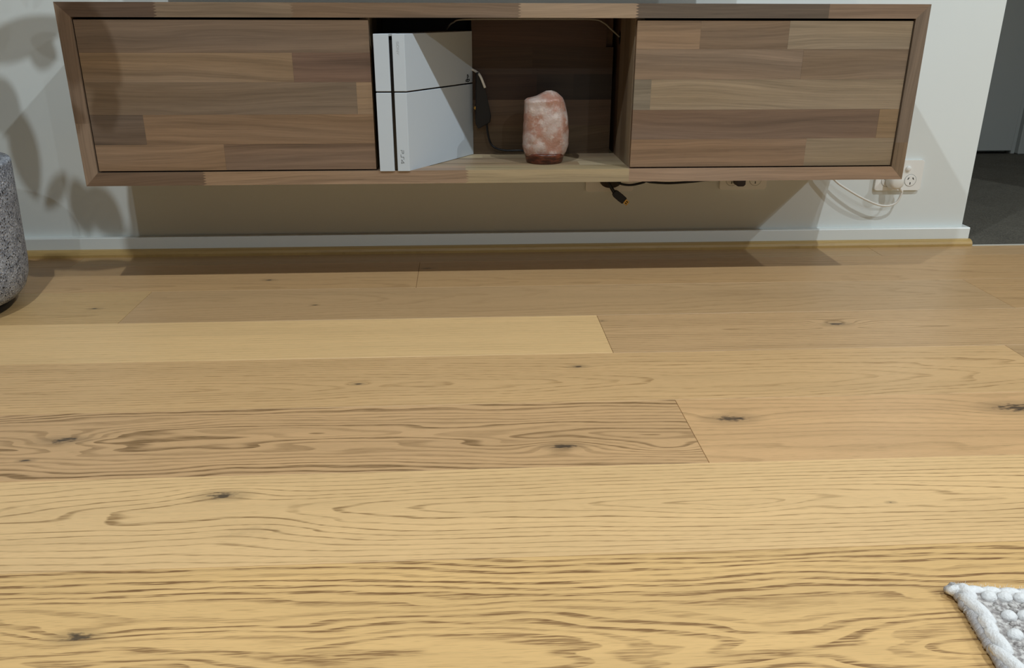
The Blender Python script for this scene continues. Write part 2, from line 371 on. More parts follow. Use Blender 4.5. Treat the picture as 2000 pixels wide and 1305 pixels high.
# ------------------------------------------------------------------ floating cabinet
XL, XR, YF, ZB, ZT, FT = 0.0389, 1.6827, -0.3158, 0.2249, 0.5621, 0.026
NX0, NX1 = 0.606, 1.1133
SHELF = ZB + FT - 0.0012
cab = empty('wall_cabinet', (0.86, -0.158, ZB), 'long wall-hung wooden cabinet with two flat doors and an open middle niche', 'cabinet')
def W(r, g, b, k=1.04): return srgb(r, g*1.015, b*1.05, k)
def coloured(o, c): o.color = c; return o
def zig(x, z0, z1, a=0.0065, n=5):
    """pointed finger joint between two staves, from z0 up to z1"""
    pts = []
    for i in range(n):
        pts.append((x - a/2, z0 + (z1-z0)*(i+0.12)/n)); pts.append((x + a/2, z0 + (z1-z0)*(i+0.62)/n))
    return [(x - a/2, z0)] + pts + [(x - a/2, z1)]
def rail(parent, z0, z1, cuts, cols, mitre_up):
    """front row of staves of the top or bottom board; mitred ends; cuts are (x, jointed)"""
    for i, c in enumerate(cols):
        if i == 0:
            left = [(XL, z0), (XL + FT, z1)] if mitre_up else [(XL + FT, z0), (XL, z1)]
        else:
            x, j = cuts[i-1]; left = zig(x, z0, z1) if j else [(x, z0), (x, z1)]
        if i == len(cols)-1:
            right = [(XR, z0), (XR - FT, z1)] if mitre_up else [(XR - FT, z0), (XR, z1)]
        else:
            x, j = cuts[i]; right = zig(x, z0, z1) if j else [(x, z0), (x, z1)]
        poly = left + list(reversed(right))
        o = prism('stave', [(x, YF, z) for x, z in poly], (0, 0.05, 0), MAT_WX, parent)
        coloured(o, c)
top = coloured(box('top_board', (XL + FT, YF + 0.05, ZT - FT), (XR - FT, -0.001, ZT), MAT_WX, cab), W(128, 104, 80))
rail(top, ZT - FT, ZT, [(0.218, True), (0.4663, True), (0.8888, True), (1.112, True), (1.4832, False)],
     [W(96, 77, 62), W(126, 106, 84), W(120, 97, 75), W(150, 126, 100), W(98, 84, 70), W(128, 104, 82)], False)
bot = coloured(box('bottom_board', (XL + FT, YF + 0.05, ZB), (XR - FT, -0.001, SHELF - 0.014), MAT_WX, cab), W(128, 104, 80))
rail(bot, ZB, ZB + FT, [(0.2685, True), (0.7856, True), (1.1124, False)],
     [W(108, 86, 67), W(152, 122, 92), W(158, 138, 104), W(152, 122, 94)], True)
random.seed(3)
ys = [YF + 0.05, YF + 0.10, YF + 0.15, YF + 0.20, YF + 0.25, -0.002]
for i in range(5):                                   # staves of the bottom board inside the niche
    xs = [XL + FT, 0.70 + 0.12*((i*2) % 3), 1.02 - 0.1*(i % 2), XR - FT]
    for j in range(3):
        coloured(box('stave', (xs[j], ys[i], SHELF - 0.014), (xs[j+1], ys[i+1], SHELF + (0.0012 if False else 0)), MAT_WX, bot),
                 W(*[(164, 142, 110), (148, 124, 94), (170, 150, 116)][(i + j) % 3]))
for side in (0, 1):
    x0, x1 = (XL, XL + FT) if side == 0 else (XR - FT, XR)
    sb = coloured(box('side_board', (x0, YF + 0.05, ZB), (x1, -0.001, ZT), MAT_WZ, cab), W(124, 100, 78))
    if side == 0: poly = [(XL, ZB), (XL + FT, ZB + FT), (XL + FT, ZT - FT), (XL, ZT)]
    else: poly = [(XR, ZB), (XR, ZT), (XR - FT, ZT - FT), (XR - FT, ZB + FT)]
    zc = (0.345 if side == 0 else 0.30)
    lo = [p for p in poly]
    if side == 0:
        A = [(XL, ZB), (XL+FT, ZB+FT), (XL+FT, zc), (XL, zc)]; B = [(XL, zc), (XL+FT, zc), (XL+FT, ZT-FT), (XL, ZT)]
        ca, cb = W(134, 111, 89), W(120, 98, 78)
    else:
        A = [(XR, ZB), (XR, zc), (XR-FT, zc), (XR-FT, ZB+FT)]; B = [(XR, zc), (XR, ZT), (XR-FT, ZT-FT), (XR-FT, zc)]
        ca, cb = W(130, 107, 82), W(116, 98, 80)
    for P, c in ((A, ca), (B, cb)):
        coloured(prism('stave', [(x, YF, z) for x, z in P], (0, 0.05, 0), MAT_WZ, sb), c)
# doors
DY = -0.3125
def door(x0, x1, zrows, layout, name='door'):
    z0, z1 = zrows[-1], zrows[0]
    core = coloured(box(name, (x0 + 0.001, DY + 0.012, z0 + 0.001), (x1 - 0.001, DY + 0.019, z1 - 0.001), MAT_WX, cab), W(110, 88, 68))
    for r, cells in enumerate(layout):
        xs = [x0] + [c for c, _ in cells[:-1]] + [x1]
        for i, (_, c) in enumerate(cells):
            bm = bmesh.new(); e = 0.00006
            add_box(bm, (xs[i]+e, DY + (0.0002 if (r+i) % 2 else 0), zrows[r+1]+e), (xs[i+1]-e, DY + 0.012, zrows[r]-e))
            coloured(bm_obj('stave', bm, MAT_WX, core), c)
ZD1, ZD0 = ZT - FT - 0.0042, ZB + FT + 0.0028
door(XL + FT + 0.0022, NX0 - 0.001, [ZD1, 0.4738, 0.4202, 0.3604, 0.3041, ZD0], [
    [(0, W(116, 95, 75))],
    [(0.4586, W(132, 108, 82)), (0, W(112, 87, 70))],
    [(0.5753, W(120, 100, 79)), (0, W(140, 114, 86))],
    [(0.1662, W(104, 85, 68)), (0, W(130, 103, 77))],
    [(0.3121, W(134, 106, 79)), (0, W(126, 100, 78))]])
door(NX1 + 0.001, XR - FT - 0.0022, [ZD1, 0.4801, 0.4238, 0.3660, 0.3087, ZD0], [
    [(1.2374, W(136, 110, 84)), (1.4108, W(122, 100, 78)), (0, W(136, 117, 92))],
    [(1.4441, W(128, 106, 84)), (0, W(122, 102, 81))],
    [(1.1478, W(122, 109, 90)), (0, W(142, 122, 96))],
    [(1.6147, W(112, 89, 70)), (0, W(134, 110, 82))],
    [(1.4721, W(128, 102, 78)), (0, W(132, 113, 88))]])
# uprights either side of the niche, behind the doors, staves standing on end
for x0, x1 in ((NX0 - 0.019, NX0 - 0.001), (NX1 + 0.001, NX1 + 0.019)):
    dv = coloured(box('divider', (x0, -0.030, SHELF), (x1, -0.002, ZT - FT), MAT_WZ, cab), W(110, 88, 68))
    yy = [DY + 0.020, -0.245, -0.190, -0.140, -0.085, -0.030]
    for i in range(5):
        coloured(box('stave', (x0, yy[i], SHELF), (x1, yy[i+1], ZT - FT), MAT_WZ, dv), W(*[(140, 120, 94), (112, 92, 70), (128, 106, 82), (104, 80, 62), (110, 88, 68)][i]))
# back panel of the niche stands forward of the wall and leaves a cable gap at both ends
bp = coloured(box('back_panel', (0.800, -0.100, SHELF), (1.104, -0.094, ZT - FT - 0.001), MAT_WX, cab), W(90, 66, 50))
zr = [ZT - FT - 0.001, 0.4752, 0.4197, 0.3662, 0.3116, SHELF]
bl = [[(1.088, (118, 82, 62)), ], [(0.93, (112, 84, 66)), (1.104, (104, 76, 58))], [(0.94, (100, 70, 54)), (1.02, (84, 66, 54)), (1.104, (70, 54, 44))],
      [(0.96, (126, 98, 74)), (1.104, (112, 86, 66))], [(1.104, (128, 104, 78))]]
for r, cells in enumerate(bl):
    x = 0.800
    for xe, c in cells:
        coloured(box('stave', (x, -0.115, zr[r+1]), (xe, -0.100, zr[r]), MAT_WX, bp), W(*c, 0.38 if r < 3 else 0.62)); x = xe  # niche shade put into the stave colours, upper rows darkest

box('niche_dark_sheet', (XL + FT, -0.012, SHELF), (XR - FT, -0.003, ZT - FT), MAT_BLACK, cab)  # black sheet added to stand in for the dark behind the niche
prism('cable_hole', [(NX1 + 0.0004, -0.130 + 0.010*math.cos(a*math.pi/6), 0.495 + 0.014*math.sin(a*math.pi/6)) for a in range(12)], (0.0008, 0, 0), MAT_BLACK, cab)
# ------------------------------------------------------------------ television above (its shadow reaches the wall over the cabinet)
tv = empty('television', (0.745, -0.05, 0.63), 'large black television hanging on the wall above the wooden cabinet', 'television')
box('body', (0.16, -0.075, 0.66), (1.33, -0.03, 1.27), MAT_BLACK, tv, 0.006, 2)
box('screen', (0.15, -0.085, 0.63), (1.34, -0.074, 1.30), MAT_GLOSSBLACK, tv, 0.002)
box('wall_bracket', (0.60, -0.032, 0.80), (0.90, -0.0005, 1.1), MAT_BLACK, tv)

# ------------------------------------------------------------------ game console standing on end
A0, B0 = Vector((0.6125, -0.319, 0)), Vector((0.6711, -0.319, 0)); DV = Vector((0.1302, 0.2013, 0))
CZ0, CZ1, CS = SHELF + 0.0004, SHELF + 0.258, 0.402
con = empty('game_console', (0.71, -0.23, SHELF), 'white game console standing upright in the open niche', 'game console')
def pp(f, g, z): p = A0 + (B0 - A0)*f + DV*g; return Vector((p.x, p.y, z))
for f0, f1, nm in ((0.0, 0.475, 'lower_shell'), (0.60, 1.0, 'upper_shell')):
    for z0, z1 in ((CZ0, CS - 0.0013), (CS + 0.0013, CZ1)):
        prism(nm, [pp(f0, 0, z0), pp(f1, 0, z0), pp(f1, 1, z0), pp(f0, 1, z0)], (0, 0, z1 - z0), MAT_CONSOLE, con, 0.0007)
prism('core', [pp(0.03, 0.012, CZ0 + 0.002), pp(0.97, 0.012, CZ0 + 0.002), pp(0.97, 0.985, CZ0 + 0.002), pp(0.03, 0.985, CZ0 + 0.002)], (0, 0, CZ1 - CZ0 - 0.006), MAT_GLOSSBLACK, con)
prism('slot_cap', [pp(0.475, 0.012, CZ1 - 0.011), pp(0.60, 0.012, CZ1 - 0.011), pp(0.60, 0.9, CZ1 - 0.011), pp(0.475, 0.9, CZ1 - 0.011)], (0, 0, 0.0105), plain('grey_cap', srgb(150, 156, 160), 0.4), con)
# printed marks: strokes in a local frame, laid on the shell
def strokes(name, lines, org, ex, ey, nrm, wdt, mat, parent):
    bm = bmesh.new(); ex, ey, nrm = Vector(ex), Vector(ey), Vector(nrm)
    for ln in lines:
        for (a, b) in zip(ln[:-1], ln[1:]):
            p = org + ex*a[0] + ey*a[1]; q = org + ex*b[0] + ey*b[1]
            d = (q - p).normalized(); s = nrm.cross(d)*wdt/2; p = p - d*wdt*0.3; q = q + d*wdt*0.3
            add_prism(bm, [p - s, q - s, q + s, p + s], nrm*0.00025)
    return bm_obj(name, bm, mat, parent)
FN = Vector((0, -1, 0)); dn, rt = Vector((0, 0, -1)), Vector((1, 0, 0))
# reads downwards: text x axis runs down, text y axis points right
P = [[(0, 0), (0, 0.55), (0.9, 0.55), (0.9, 1.0), (0.0, 1.0)], ]
S = [[(1.1, 0.0), (1.85, 0.0), (1.85, 0.52), (1.95, 1.0), (2.75, 1.0)], ]
N4 = [[(3.75, 0.0), (3.75, 1.0), (2.75, 0.28), (4.0, 0.28)], ]
P = [[(0, 0), (0, 0.5), (0.85, 0.5), (0.95, 0.6), (0.95, 0.9), (0.85, 1.0), (0.0, 1.0)]]
S = [[(1.25, 0.0), (1.95, 0.0), (2.05, 0.1), (2.05, 0.9), (2.15, 1.0), (2.8, 1.0)]]
N4 = [[(3.85, 0.0), (3.85, 1.0), (2.85, 0.2), (4.1, 0.2)]]
strokes('wordmark', P + S + N4, Vector((0.6553, -0.3190, SHELF + 0.0415)), dn*0.0064, rt*0.0056, FN, 0.0008, MAT_PRINT, con)
def letter(x, pts): return [[(x + a, b) for a, b in l] for l in pts]
SONY = letter(0, [[(0.9, 0.8), (0.7, 1), (0.2, 1), (0, 0.75), (0.2, 0.52), (0.75, 0.48), (0.95, 0.25), (0.75, 0), (0.2, 0), (0, 0.2)]]) \
     + letter(1.3, [[(0.3, 0), (0, 0.3), (0, 0.7), (0.3, 1), (0.8, 1), (1.1, 0.7), (1.1, 0.3), (0.8, 0), (0.3, 0)]]) \
     + letter(2.8, [[(0, 0), (0, 1), (0.95, 0), (0.95, 1)]]) + letter(4.0, [[(0, 1), (0.5, 0.45), (1.0, 1)], [(0.5, 0.45), (0.5, 0)]])
strokes('maker_name', SONY, Vector((0.6560, -0.3190, CZ1 - 0.014)), dn*0.0046, rt*0.0042, FN, 0.00055, plain('pale_grey_print', srgb(168, 172, 176), 0.5), con)
# emblem near the rear edge of the broad side: an upright P over a swept S
SN = Vector((DV.y, -DV.x, 0)).normalized(); sd = DV.normalized()
eo = pp(1.0, 0.885, CS + 0.006)
strokes('emblem', [[(0.5, -0.1), (0.5, 1.0), (0.78, 0.9), (0.9, 0.66), (0.7, 0.56)], [(0.42, 0.26), (0.02, 0.1), (0.05, -0.08), (0.42, -0.02)], [(0.62, 0.2), (1.05, 0.24), (1.2, 0.08), (0.95, -0.08), (0.6, -0.18)]],
        eo, sd*0.0125, Vector((0, 0, 1))*0.0125, SN, 0.0019, MAT_BLACKPRINT, con)

# ------------------------------------------------------------------ salt lamp
LX, LY = 0.949, -0.219
lamp = empty('salt_lamp', (LX, LY, SHELF), 'pink rock salt lamp on a round reddish wooden base in the niche', 'lamp')
t = NT('lamp_base_timber', 0.3, 0.5)
x, y, z = t.sepobj(); g = t.noise(t.xyz(t.mul(x, 60.0), t.mul(y, 60.0), t.mul(z, 220.0)), 1.0, 3.0)
MAT_LBASE = t.out(t.mix(t.step(g, 0.35, 0.7), srgb(62, 30, 20), srgb(118, 62, 42)))
lathe('base', (LX, LY, SHELF), [(0.036, 0.0), (0.0385, 0.003), (0.0415, 0.017), (0.0415, 0.020), (0.039, 0.0215), (0.01, 0.0215)], MAT_LBASE, lamp, 56)
t = NT('rock_salt', 0.38, 0.5)
t.sepobj()
n1 = t.noise(t.oc, 30.0, 4.0, 0.6); n2 = t.noise(t.oc, 62.0, 3.0); n3 = t.noise(t.oc, 260.0, 2.0)
col = t.mix(t.step(n1, 0.40, 0.60), srgb(178, 158, 148), srgb(162, 121, 104))
col = t.mix(t.mul(t.step(n2, 0.54, 0.70), 0.6), col, srgb(204, 190, 182))
col = t.mix(t.mul(t.step(n3, 0.66, 0.75), 0.35), col, srgb(150, 92, 74))
t.b.inputs['Subsurface Weight'].default_value = 0.25; t.b.inputs['Subsurface Radius'].default_value = (0.02, 0.01, 0.006); t.b.inputs['Subsurface Scale'].default_value = 0.5
t.bump(t.add(n2, t.mul(n3, 0.5)), 0.5, 0.003)
MAT_SALT = t.out(col)
Lp = [(177.3, 1075), (178, 1066.2), (183.5, 1055.2), (189, 1045.5), (192.8, 1028.3), (197.3, 1023.5), (215, 1023.5), (236, 1023.5), (263.5, 1021.4), (284, 1020), (296, 1022.8), (299.7, 1025.5), (306, 1030)]
Rp = [(177.3, 1076), (180.7, 1085.6), (182.8, 1088.3), (190.4, 1096.6), (201.4, 1102), (219.3, 1106.3), (231.8, 1109), (253.8, 1111), (277.3, 1110.4), (281.4, 1110.4), (295.2, 1106.3), (298.7, 1104), (306, 1100)]
def ip(tab, v):
    for (a, x), (b, y2) in zip(tab[:-1], tab[1:]):
        if v <= b: return x + (y2 - x)*(v - a)/(b - a)
    return tab[-1][1]
bm = bmesh.new(); rings = []; NL, NS = 44, 60
for i in range(NL + 1):
    f = 1 - (1 - i/NL)**1.6
    v = 177.35 + (306 - 177.35)*(1 - f) if False else 177.35 + (306 - 177.35)*(i/NL)**1.35
    xl = 0.951 + (ip(Lp, v) - 1066)/932.6; xr = 0.951 + (ip(Rp, v) - 1066)/932.6
    zz = 0.3954 - (v - 177)*0.1450/138 + 0.0005
    hw = (xr - xl)/2; cx = (xl + xr)/2; dpt = 0.036*min(1, (hw/0.047)**0.8)
    ring = []
    for k in range(NS):
        a = 2*math.pi*k/NS; c, s_ = math.cos(a), math.sin(a)
        e = 2/2.7; px = math.copysign(abs(c)**e, c); py = math.copysign(abs(s_)**e, s_)
        p = Vector((cx + hw*px, LY + dpt*py, zz))
        nn = mnoise.noise(p*30)*0.0042 + mnoise.noise(p*75 + Vector((3, 1, 2)))*0.0022
        p += Vector((px*0.35, py, 0))*nn*min(1, i/6)
        ring.append(bm.verts.new(p))
    rings.append(ring)
for i in range(NL):
    for k in range(NS): bm.faces.new((rings[i][k], rings[i][(k+1) % NS], rings[i+1][(k+1) % NS], rings[i+1][k]))
bm.faces.new(rings[0]); bm.faces.new(list(reversed(rings[-1])))
bm_obj('salt_rock', bm, MAT_SALT, lamp, True)
tube('cord', [(LX, LY + 0.038, SHELF + 0.010), (0.935, -0.165, SHELF + 0.008), (0.9084, -0.135, 0.2600), (0.8688, -0.130, 0.2600), (0.8429, -0.130, 0.2699), (0.8329, -0.130, 0.2954), (0.8299, -0.130, 0.3326)], 0.0023, MAT_BLACK, lamp)
bm = bmesh.new()
add_prism(bm, [(0.8080, -0.142, 0.425), (0.8145, -0.142, 0.4263), (0.8280, -0.142, 0.390), (0.8400, -0.142, 0.3358), (0.8376, -0.142, 0.3215), (0.8120, -0.142, 0.3080), (0.8060, -0.142, 0.320)], (0, 0.024, 0), 0.002, 2)
bm_obj('transformer', bm, MAT_BLACK, lamp)

# cables in the niche
wc = empty('white_cable', (0.93, -0.13, 0.52), 'thin grey-white cable running under the top of the niche', 'cable')
tube('sheath', [(0.735, -0.10, 0.488), (0.7513, -0.13, 0.5154), (0.7621, -0.13, 0.5244), (0.7836, -0.13, 0.5305), (0.8851, -0.13, 0.5316), (0.9926, -0.13, 0.5316), (1.0575, -0.13, 0.5309), (1.0795, -0.13, 0.5239), (1.0940, -0.13, 0.5125), (1.1135, -0.13, 0.4965)], 0.0018, MAT_CORDG, wc)
wc2 = empty('console_cable', (0.82, -0.12, 0.40), 'short white cable end behind the upright console', 'cable')
tube('sheath', [(0.790, -0.108, 0.434), (0.8089, -0.128, 0.4263), (0.8175, -0.146, 0.4179), (0.8271, -0.147, 0.3947)], 0.0026, MAT_CORDW, wc2)
lathe('ferrule', (0.8065, -0.132, 0.352), [(0.001, -0.006), (0.004, -0.006), (0.004, 0.003), (0.001, 0.003)], MAT_GOLD, wc2, 16, 'y')

# ------------------------------------------------------------------ wall sockets
def rrect(cx, cz, w, h, r, n=5):
    pts = []
    for sx, sz, a0 in ((1, 1, 0), (-1, 1, 90), (-1, -1, 180), (1, -1, 270)):
        for i in range(n + 1):
            a = math.radians(a0 + 90*i/n); pts.append((cx + sx*(w/2 - r) + r*math.cos(a), cz + sz*(h/2 - r) + r*math.sin(a)))
    return pts
def socket(cx, cz, label):
    o = empty('power_socket', (cx, 0, cz - 0.036), label, 'socket', 'double power sockets on the wall')
    prism('plate', [(x, -0.0085, z) for x, z in rrect(cx, cz, 0.115, 0.0735, 0.005)], (0, 0.0084, 0), MAT_PLASTIC, o, 0.0012, 2)
    for s in (-1, 1):
        ox = cx + s*0.0290; oz = cz - 0.0125
        fc = lathe('outlet', (ox, -0.0085, oz), [(0.0140, 0.002), (0.0140, -0.0004), (0.0134, -0.0009), (0.002, -0.0009)], MAT_PLASTIC, o, 40, 'y', False)
        lathe('groove', (ox, -0.0087, oz), [(0.0150, 0.0015), (0.0150, -0.0001), (0.0138, -0.0001), (0.0138, 0.0015)], plain('groove_shade', srgb(150, 150, 148), 0.6) if 'groove_shade' not in bpy.data.materials else bpy.data.materials['groove_shade'], fc, 40, 'y', False)
        for (dx, dz, an) in ((-0.0060, 0.0048, -32), (0.0060, 0.0048, 32), (0, -0.0070, 0)):
            a = math.radians(an); ca, sa = math.cos(a), math.sin(a)
            pts = [(ox + dx + u*ca - v*sa, -0.0100, oz + dz + u*sa + v*ca) for u, v in ((-0.0009, -0.0029), (0.0009, -0.0029), (0.0009, 0.0029), (-0.0009, 0.0029))]
            prism('slot', pts, (0, 0.002, 0), MAT_SLOT, fc)
        lathe('switch', (ox - 0.0105, -0.0085, cz + 0.0165), [(0.0062, 0.002), (0.0062, -0.0035), (0.0050, -0.0052), (0.001, -0.0055)], MAT_PLASTIC, o, 28, 'y')
    return o
socket(1.8400, 0.1740, 'white double power socket beside the right end of the cabinet')
socket(1.4540, 0.1795, 'white double power socket half hidden under the right cabinet door')

# plug and lead in the near outlet
plug = empty('plug_lead', (1.8155, -0.03, 0.1615), 'white plug with drooping white lead hanging below the right cabinet corner', 'plug')
lathe('plug_body', (1.8230, -0.0096, 0.1615), [(0.0165, 0.0), (0.0185, -0.004), (0.0185, -0.020), (0.0165, -0.027), (0.010, -0.030), (0.001, -0.0305)], MAT_CORDW, plug, 44, 'y')
tube('strain_relief', [(1.8340, -0.022, 0.1500), (1.8410, -0.024, 0.1425), (1.8442, -0.025, 0.1370)], lambda f: 0.0052 - 0.002*f, MAT_CORDW, plug)
tube('lead', [(1.8400, -0.024, 0.1425), (1.8441, -0.025, 0.1367), (1.8381, -0.025, 0.1154), (1.8251, -0.025, 0.1053), (1.8062, -0.026, 0.103), (1.7814, -0.027, 0.1083), (1.7422, -0.027, 0.1251), (1.7068, -0.025, 0.1443), (1.6859, -0.023, 0.1569), (1.673, -0.022, 0.167), (1.650, -0.02, 0.187), (1.635, -0.018, 0.2225)], 0.0026, MAT_CORDW, plug)
bpl = empty('black_plug', (1.44, -0.03, 0.16), 'small dark plug in the socket under the right cabinet door', 'plug')
prism('plug_body', [(x, -0.040, z) for x, z in rrect(1.4385, 0.170, 0.021, 0.0265, 0.005)], (0, 0.0295, 0), plain('maroon_plastic', srgb(40, 22, 22), 0.4), bpl, 0.002, 2)
tube('cord', [(1.4385, -0.030, 0.182), (1.436, -0.034, 0.200), (1.430, -0.03, 0.2235)], 0.0025, MAT_BLACK, bpl)

# cable entry plate behind the cabinet foot
ce = empty('cable_plate', (1.128, 0, 0.141), 'white cable entry plate with brown hood under the niche', 'wall plate')
prism('plate', [(x, -0.0075, z) for x, z in rrect(1.128, 0.1775, 0.115, 0.0735, 0.005)], (0, 0.0074, 0), MAT_PLASTIC, ce, 0.001, 2)
bm = bmesh.new(); pts = [(1.1040, 0.190)]
for i in range(13):
    a = math.pi + math.pi*i/12; pts.append((1.128 + 0.0240*math.cos(a), 0.165 + 0.0125*math.sin(a) if i not in (0, 12) else 0.167))
pts.append((1.1520, 0.190))
add_prism(bm, [(x, -0.024, z) for x, z in pts], (0, 0.0164, 0), 0.0015, 2)
bm_obj('hood', bm, MAT_BROWNPL, ce)

# loose plug of a black lead
hd = empty('video_lead', (1.14, -0.05, 0.13), 'black lead with bare gold-tipped plug dangling below the niche', 'cable')
hy = -0.052
p0, p1, p2 = Vector((1.1300, hy, 0.1490)), Vector((1.1570, hy, 0.1275)), Vector((1.1655, hy, 0.1205))
d = (p1 - p0).normalized(); s = Vector((-d.z, 0, d.x))
tube('sheath', [(1.112, -0.040, 0.185), (1.1150, -0.048, 0.1760), (1.1225, hy, 0.1620), tuple(p0 + d*0.003)], lambda f: 0.0026 + 0.0018*f, MAT_BLACK, hd)
bm = bmesh.new()
prof = [(0, 0.0042), (0.004, 0.0060), (0.006, 0.0088), (0.022, 0.0092), (0.0345, 0.0085)]
pts = [p0 + d*a + s*b for a, b in prof] + [p0 + d*a - s*b for a, b in reversed(prof)]
add_prism(bm, [q + Vector((0, -0.0055, 0)) for q in pts], (0, 0.011, 0), 0.0015, 2)
bm_obj('plug_body', bm, MAT_BLACK, hd)
bm = bmesh.new(); a, b = p0 + d*0.034, p0 + d*0.0455
add_prism(bm, [a + s*0.0058 + Vector((0, -0.0023, 0)), b + s*0.0058 + Vector((0, -0.0023, 0)), b - s*0.0058 + Vector((0, -0.0023, 0)), a - s*0.0058 + Vector((0, -0.0023, 0))], (0, 0.0046, 0), 0.0006)
bm_obj('gold_tip', bm, MAT_GOLD, hd)
a2, b2 = p0 + d*0.038, p0 + d*0.043
prism('latch_hole', [a2 + s*0.0035 + Vector((0, -0.0026, 0)), b2 + s*0.0035 + Vector((0, -0.0026, 0)), b2 + s*0.0010 + Vector((0, -0.0026, 0)), a2 + s*0.0010 + Vector((0, -0.0026, 0))], (0, 0.0002, 0), MAT_SLOT, hd)
prism('latch_hole', [a2 - s*0.0035 + Vector((0, -0.0026, 0)), b2 - s*0.0035 + Vector((0, -0.0026, 0)), b2 - s*0.0010 + Vector((0, -0.0026, 0)), a2 - s*0.0010 + Vector((0, -0.0026, 0))], (0, 0.0002, 0), MAT_SLOT, hd)
ub = empty('black_cable', (1.24, -0.04, 0.16), 'black cable sagging along the wall just under the cabinet', 'cable')
tube('sheath', [(1.120, -0.030, 0.190), (1.1431, -0.04, 0.1690), (1.1581, -0.04, 0.1637), (1.1765, -0.04, 0.1630), (1.2007, -0.04, 0.1680), (1.209, -0.04, 0.1712), (1.2215, -0.04, 0.1688), (1.2621, -0.04, 0.1662), (1.305, -0.04, 0.1682), (1.3441, -0.04, 0.1718), (1.40, -0.035, 0.180), (1.43, -0.03, 0.2235)], 0.0027, MAT_BLACK, ub)

# ------------------------------------------------------------------ planter with plant
PX, PY = -0.266, -0.400
pot = empty('potted_plant', (PX, PY, 0), 'grey speckled stone planter on a black base left of the cabinet', 'planter')
t = NT('speckled_stone', 0.75, 0.3)
t.sepobj()
n1 = t.noise(t.oc, 230.0, 1.0, 0.6); n2 = t.noise(t.oc, 330.0, 1.0); n3 = t.noise(t.oc, 60.0, 3.0)
col = t.mix(t.step(n3, 0.3, 0.7), srgb(122, 126, 136), srgb(164, 168, 177))
col = t.mix(t.step(n1, 0.58, 0.66), col, srgb(38, 38, 42))
col = t.mix(t.mul(t.step(n2, 0.60, 0.70), 0.8), col, srgb(226, 226, 230))
t.bump(n1, 0.6, 0.004)
MAT_STONE = t.out(col)
lathe('planter', (PX, PY, 0), [(0.02, 0.016), (0.148, 0.016), (0.162, 0.022), (0.174, 0.036), (0.182, 0.058), (0.1855, 0.085), (0.187, 0.13), (0.190, 0.21), (0.192, 0.278), (0.190, 0.283), (0.176, 0.284), (0.172, 0.278), (0.170, 0.25), (0.02, 0.248)], MAT_STONE, pot, 72)
lathe('plinth', (PX, PY, 0), [(0.02, 0.0), (0.146, 0.0), (0.149, 0.004), (0.149, 0.0165), (0.02, 0.0165)], MAT_BLACK, pot, 64)
lathe('soil', (PX, PY, 0), [(0.02, 0.247), (0.170, 0.247), (0.168, 0.256), (0.09, 0.262), (0.01, 0.264)], plain('dark_soil', srgb(48, 36, 28), 0.95, 0.1, 0, 0.4, 120), pot, 48)
t = NT('dark_leaf', 0.35, 0.5)
x, y, z = t.sepobj(); g = t.noise(t.oc, 22.0, 3.0)
MAT_LEAF = t.out(t.mix(g, srgb(26, 58, 30), srgb(62, 98, 50)))
MAT_STEM = plain('brown_stem', srgb(96, 78, 52), 0.7, 0.2, 0, 0.15, 60)
stemtop = [(PX - 0.10, PY - 0.03, 0.95), (PX - 0.03, PY - 0.16, 1.05), (PX - 0.22, PY + 0.06, 0.85), (PX + 0.02, PY + 0.02, 0.80)]
for i, e in enumerate(stemtop):
    b = Vector((PX + 0.02*(i - 1.5), PY + 0.015*(i % 2), 0.26)); e = Vector(e)
    tube('stem', [b, b.lerp(e, 0.35) + Vector((0, 0, 0.05)), b.lerp(e, 0.7) + Vector((0, 0, 0.04)), e], lambda f: 0.008 - 0.004*f, MAT_STEM, pot, 8)
def leaf(c, direc, nrm, L, wd, sag=0.12):
    c, u, n = Vector(c), Vector(direc).normalized(), Vector(nrm).normalized()
    n = (n - u*n.dot(u)).normalized(); s = u.cross(n)
    bm = bmesh.new(); rowsv = []; N = 14
    for i in range(N + 1):
        f = i/N; half = wd/2*(math.sin(math.pi*min(1, f**0.82))**0.75) + 0.0004
        cen = c + u*(L*(f - 0.5)) - n*(sag*L*(f - 0.5)**2*1.6)
        rowsv.append([bm.verts.new(cen + s*half*k + n*(0.10*half*(abs(k)**1.3))) for k in (-1, -0.5, 0, 0.5, 1)])
    for i in range(N):
        for k in range(4): bm.faces.new((rowsv[i][k], rowsv[i][k+1], rowsv[i+1][k+1], rowsv[i+1][k]))
    r = bmesh.ops.solidify(bm, geom=bm.faces[:], thickness=0.0006)
    bm_obj('leaf', bm, MAT_LEAF, pot, True)
L3 = Vector((0.25, -1.62, 2.40))
def shadow_leaf(T, tt, direc, L, wd):
    T = Vector(T); c = T + (L3 - T)*tt; leaf(c, direc, (L3 - T), L, wd, 0.05)
# leaves reaching out of the crown towards the cabinet and the wall
shadow_leaf((0.092, -0.316, 0.482), 0.20, (0.6, 0.0, -0.8), 0.125, 0.066)
shadow_leaf((0.048, -0.316, 0.468), 0.21, (0.08, 0.0, -0.9), 0.095, 0.036)
shadow_leaf((0.099, -0.316, 0.375), 0.20, (0.15, 0.0, -0.9), 0.066, 0.046)
shadow_leaf((-0.175, 0.0, 0.490), 0.23, (0.8, 0.2, 0.05), 0.16, 0.042)
shadow_leaf((-0.140, 0.0, 0.462), 0.25, (0.5, 0.2, -0.5), 0.060, 0.040)
shadow_leaf((-0.250, 0.0, 0.340), 0.26, (0.3, 0.1, -0.8), 0.11, 0.055)
shadow_leaf((-0.222, 0.0, 0.235), 0.28, (0.06, 0.0, -0.9), 0.155, 0.044)
shadow_leaf((-0.172, 0.0, 0.150), 0.29, (-0.55, 0.1, -0.8), 0.085, 0.024)
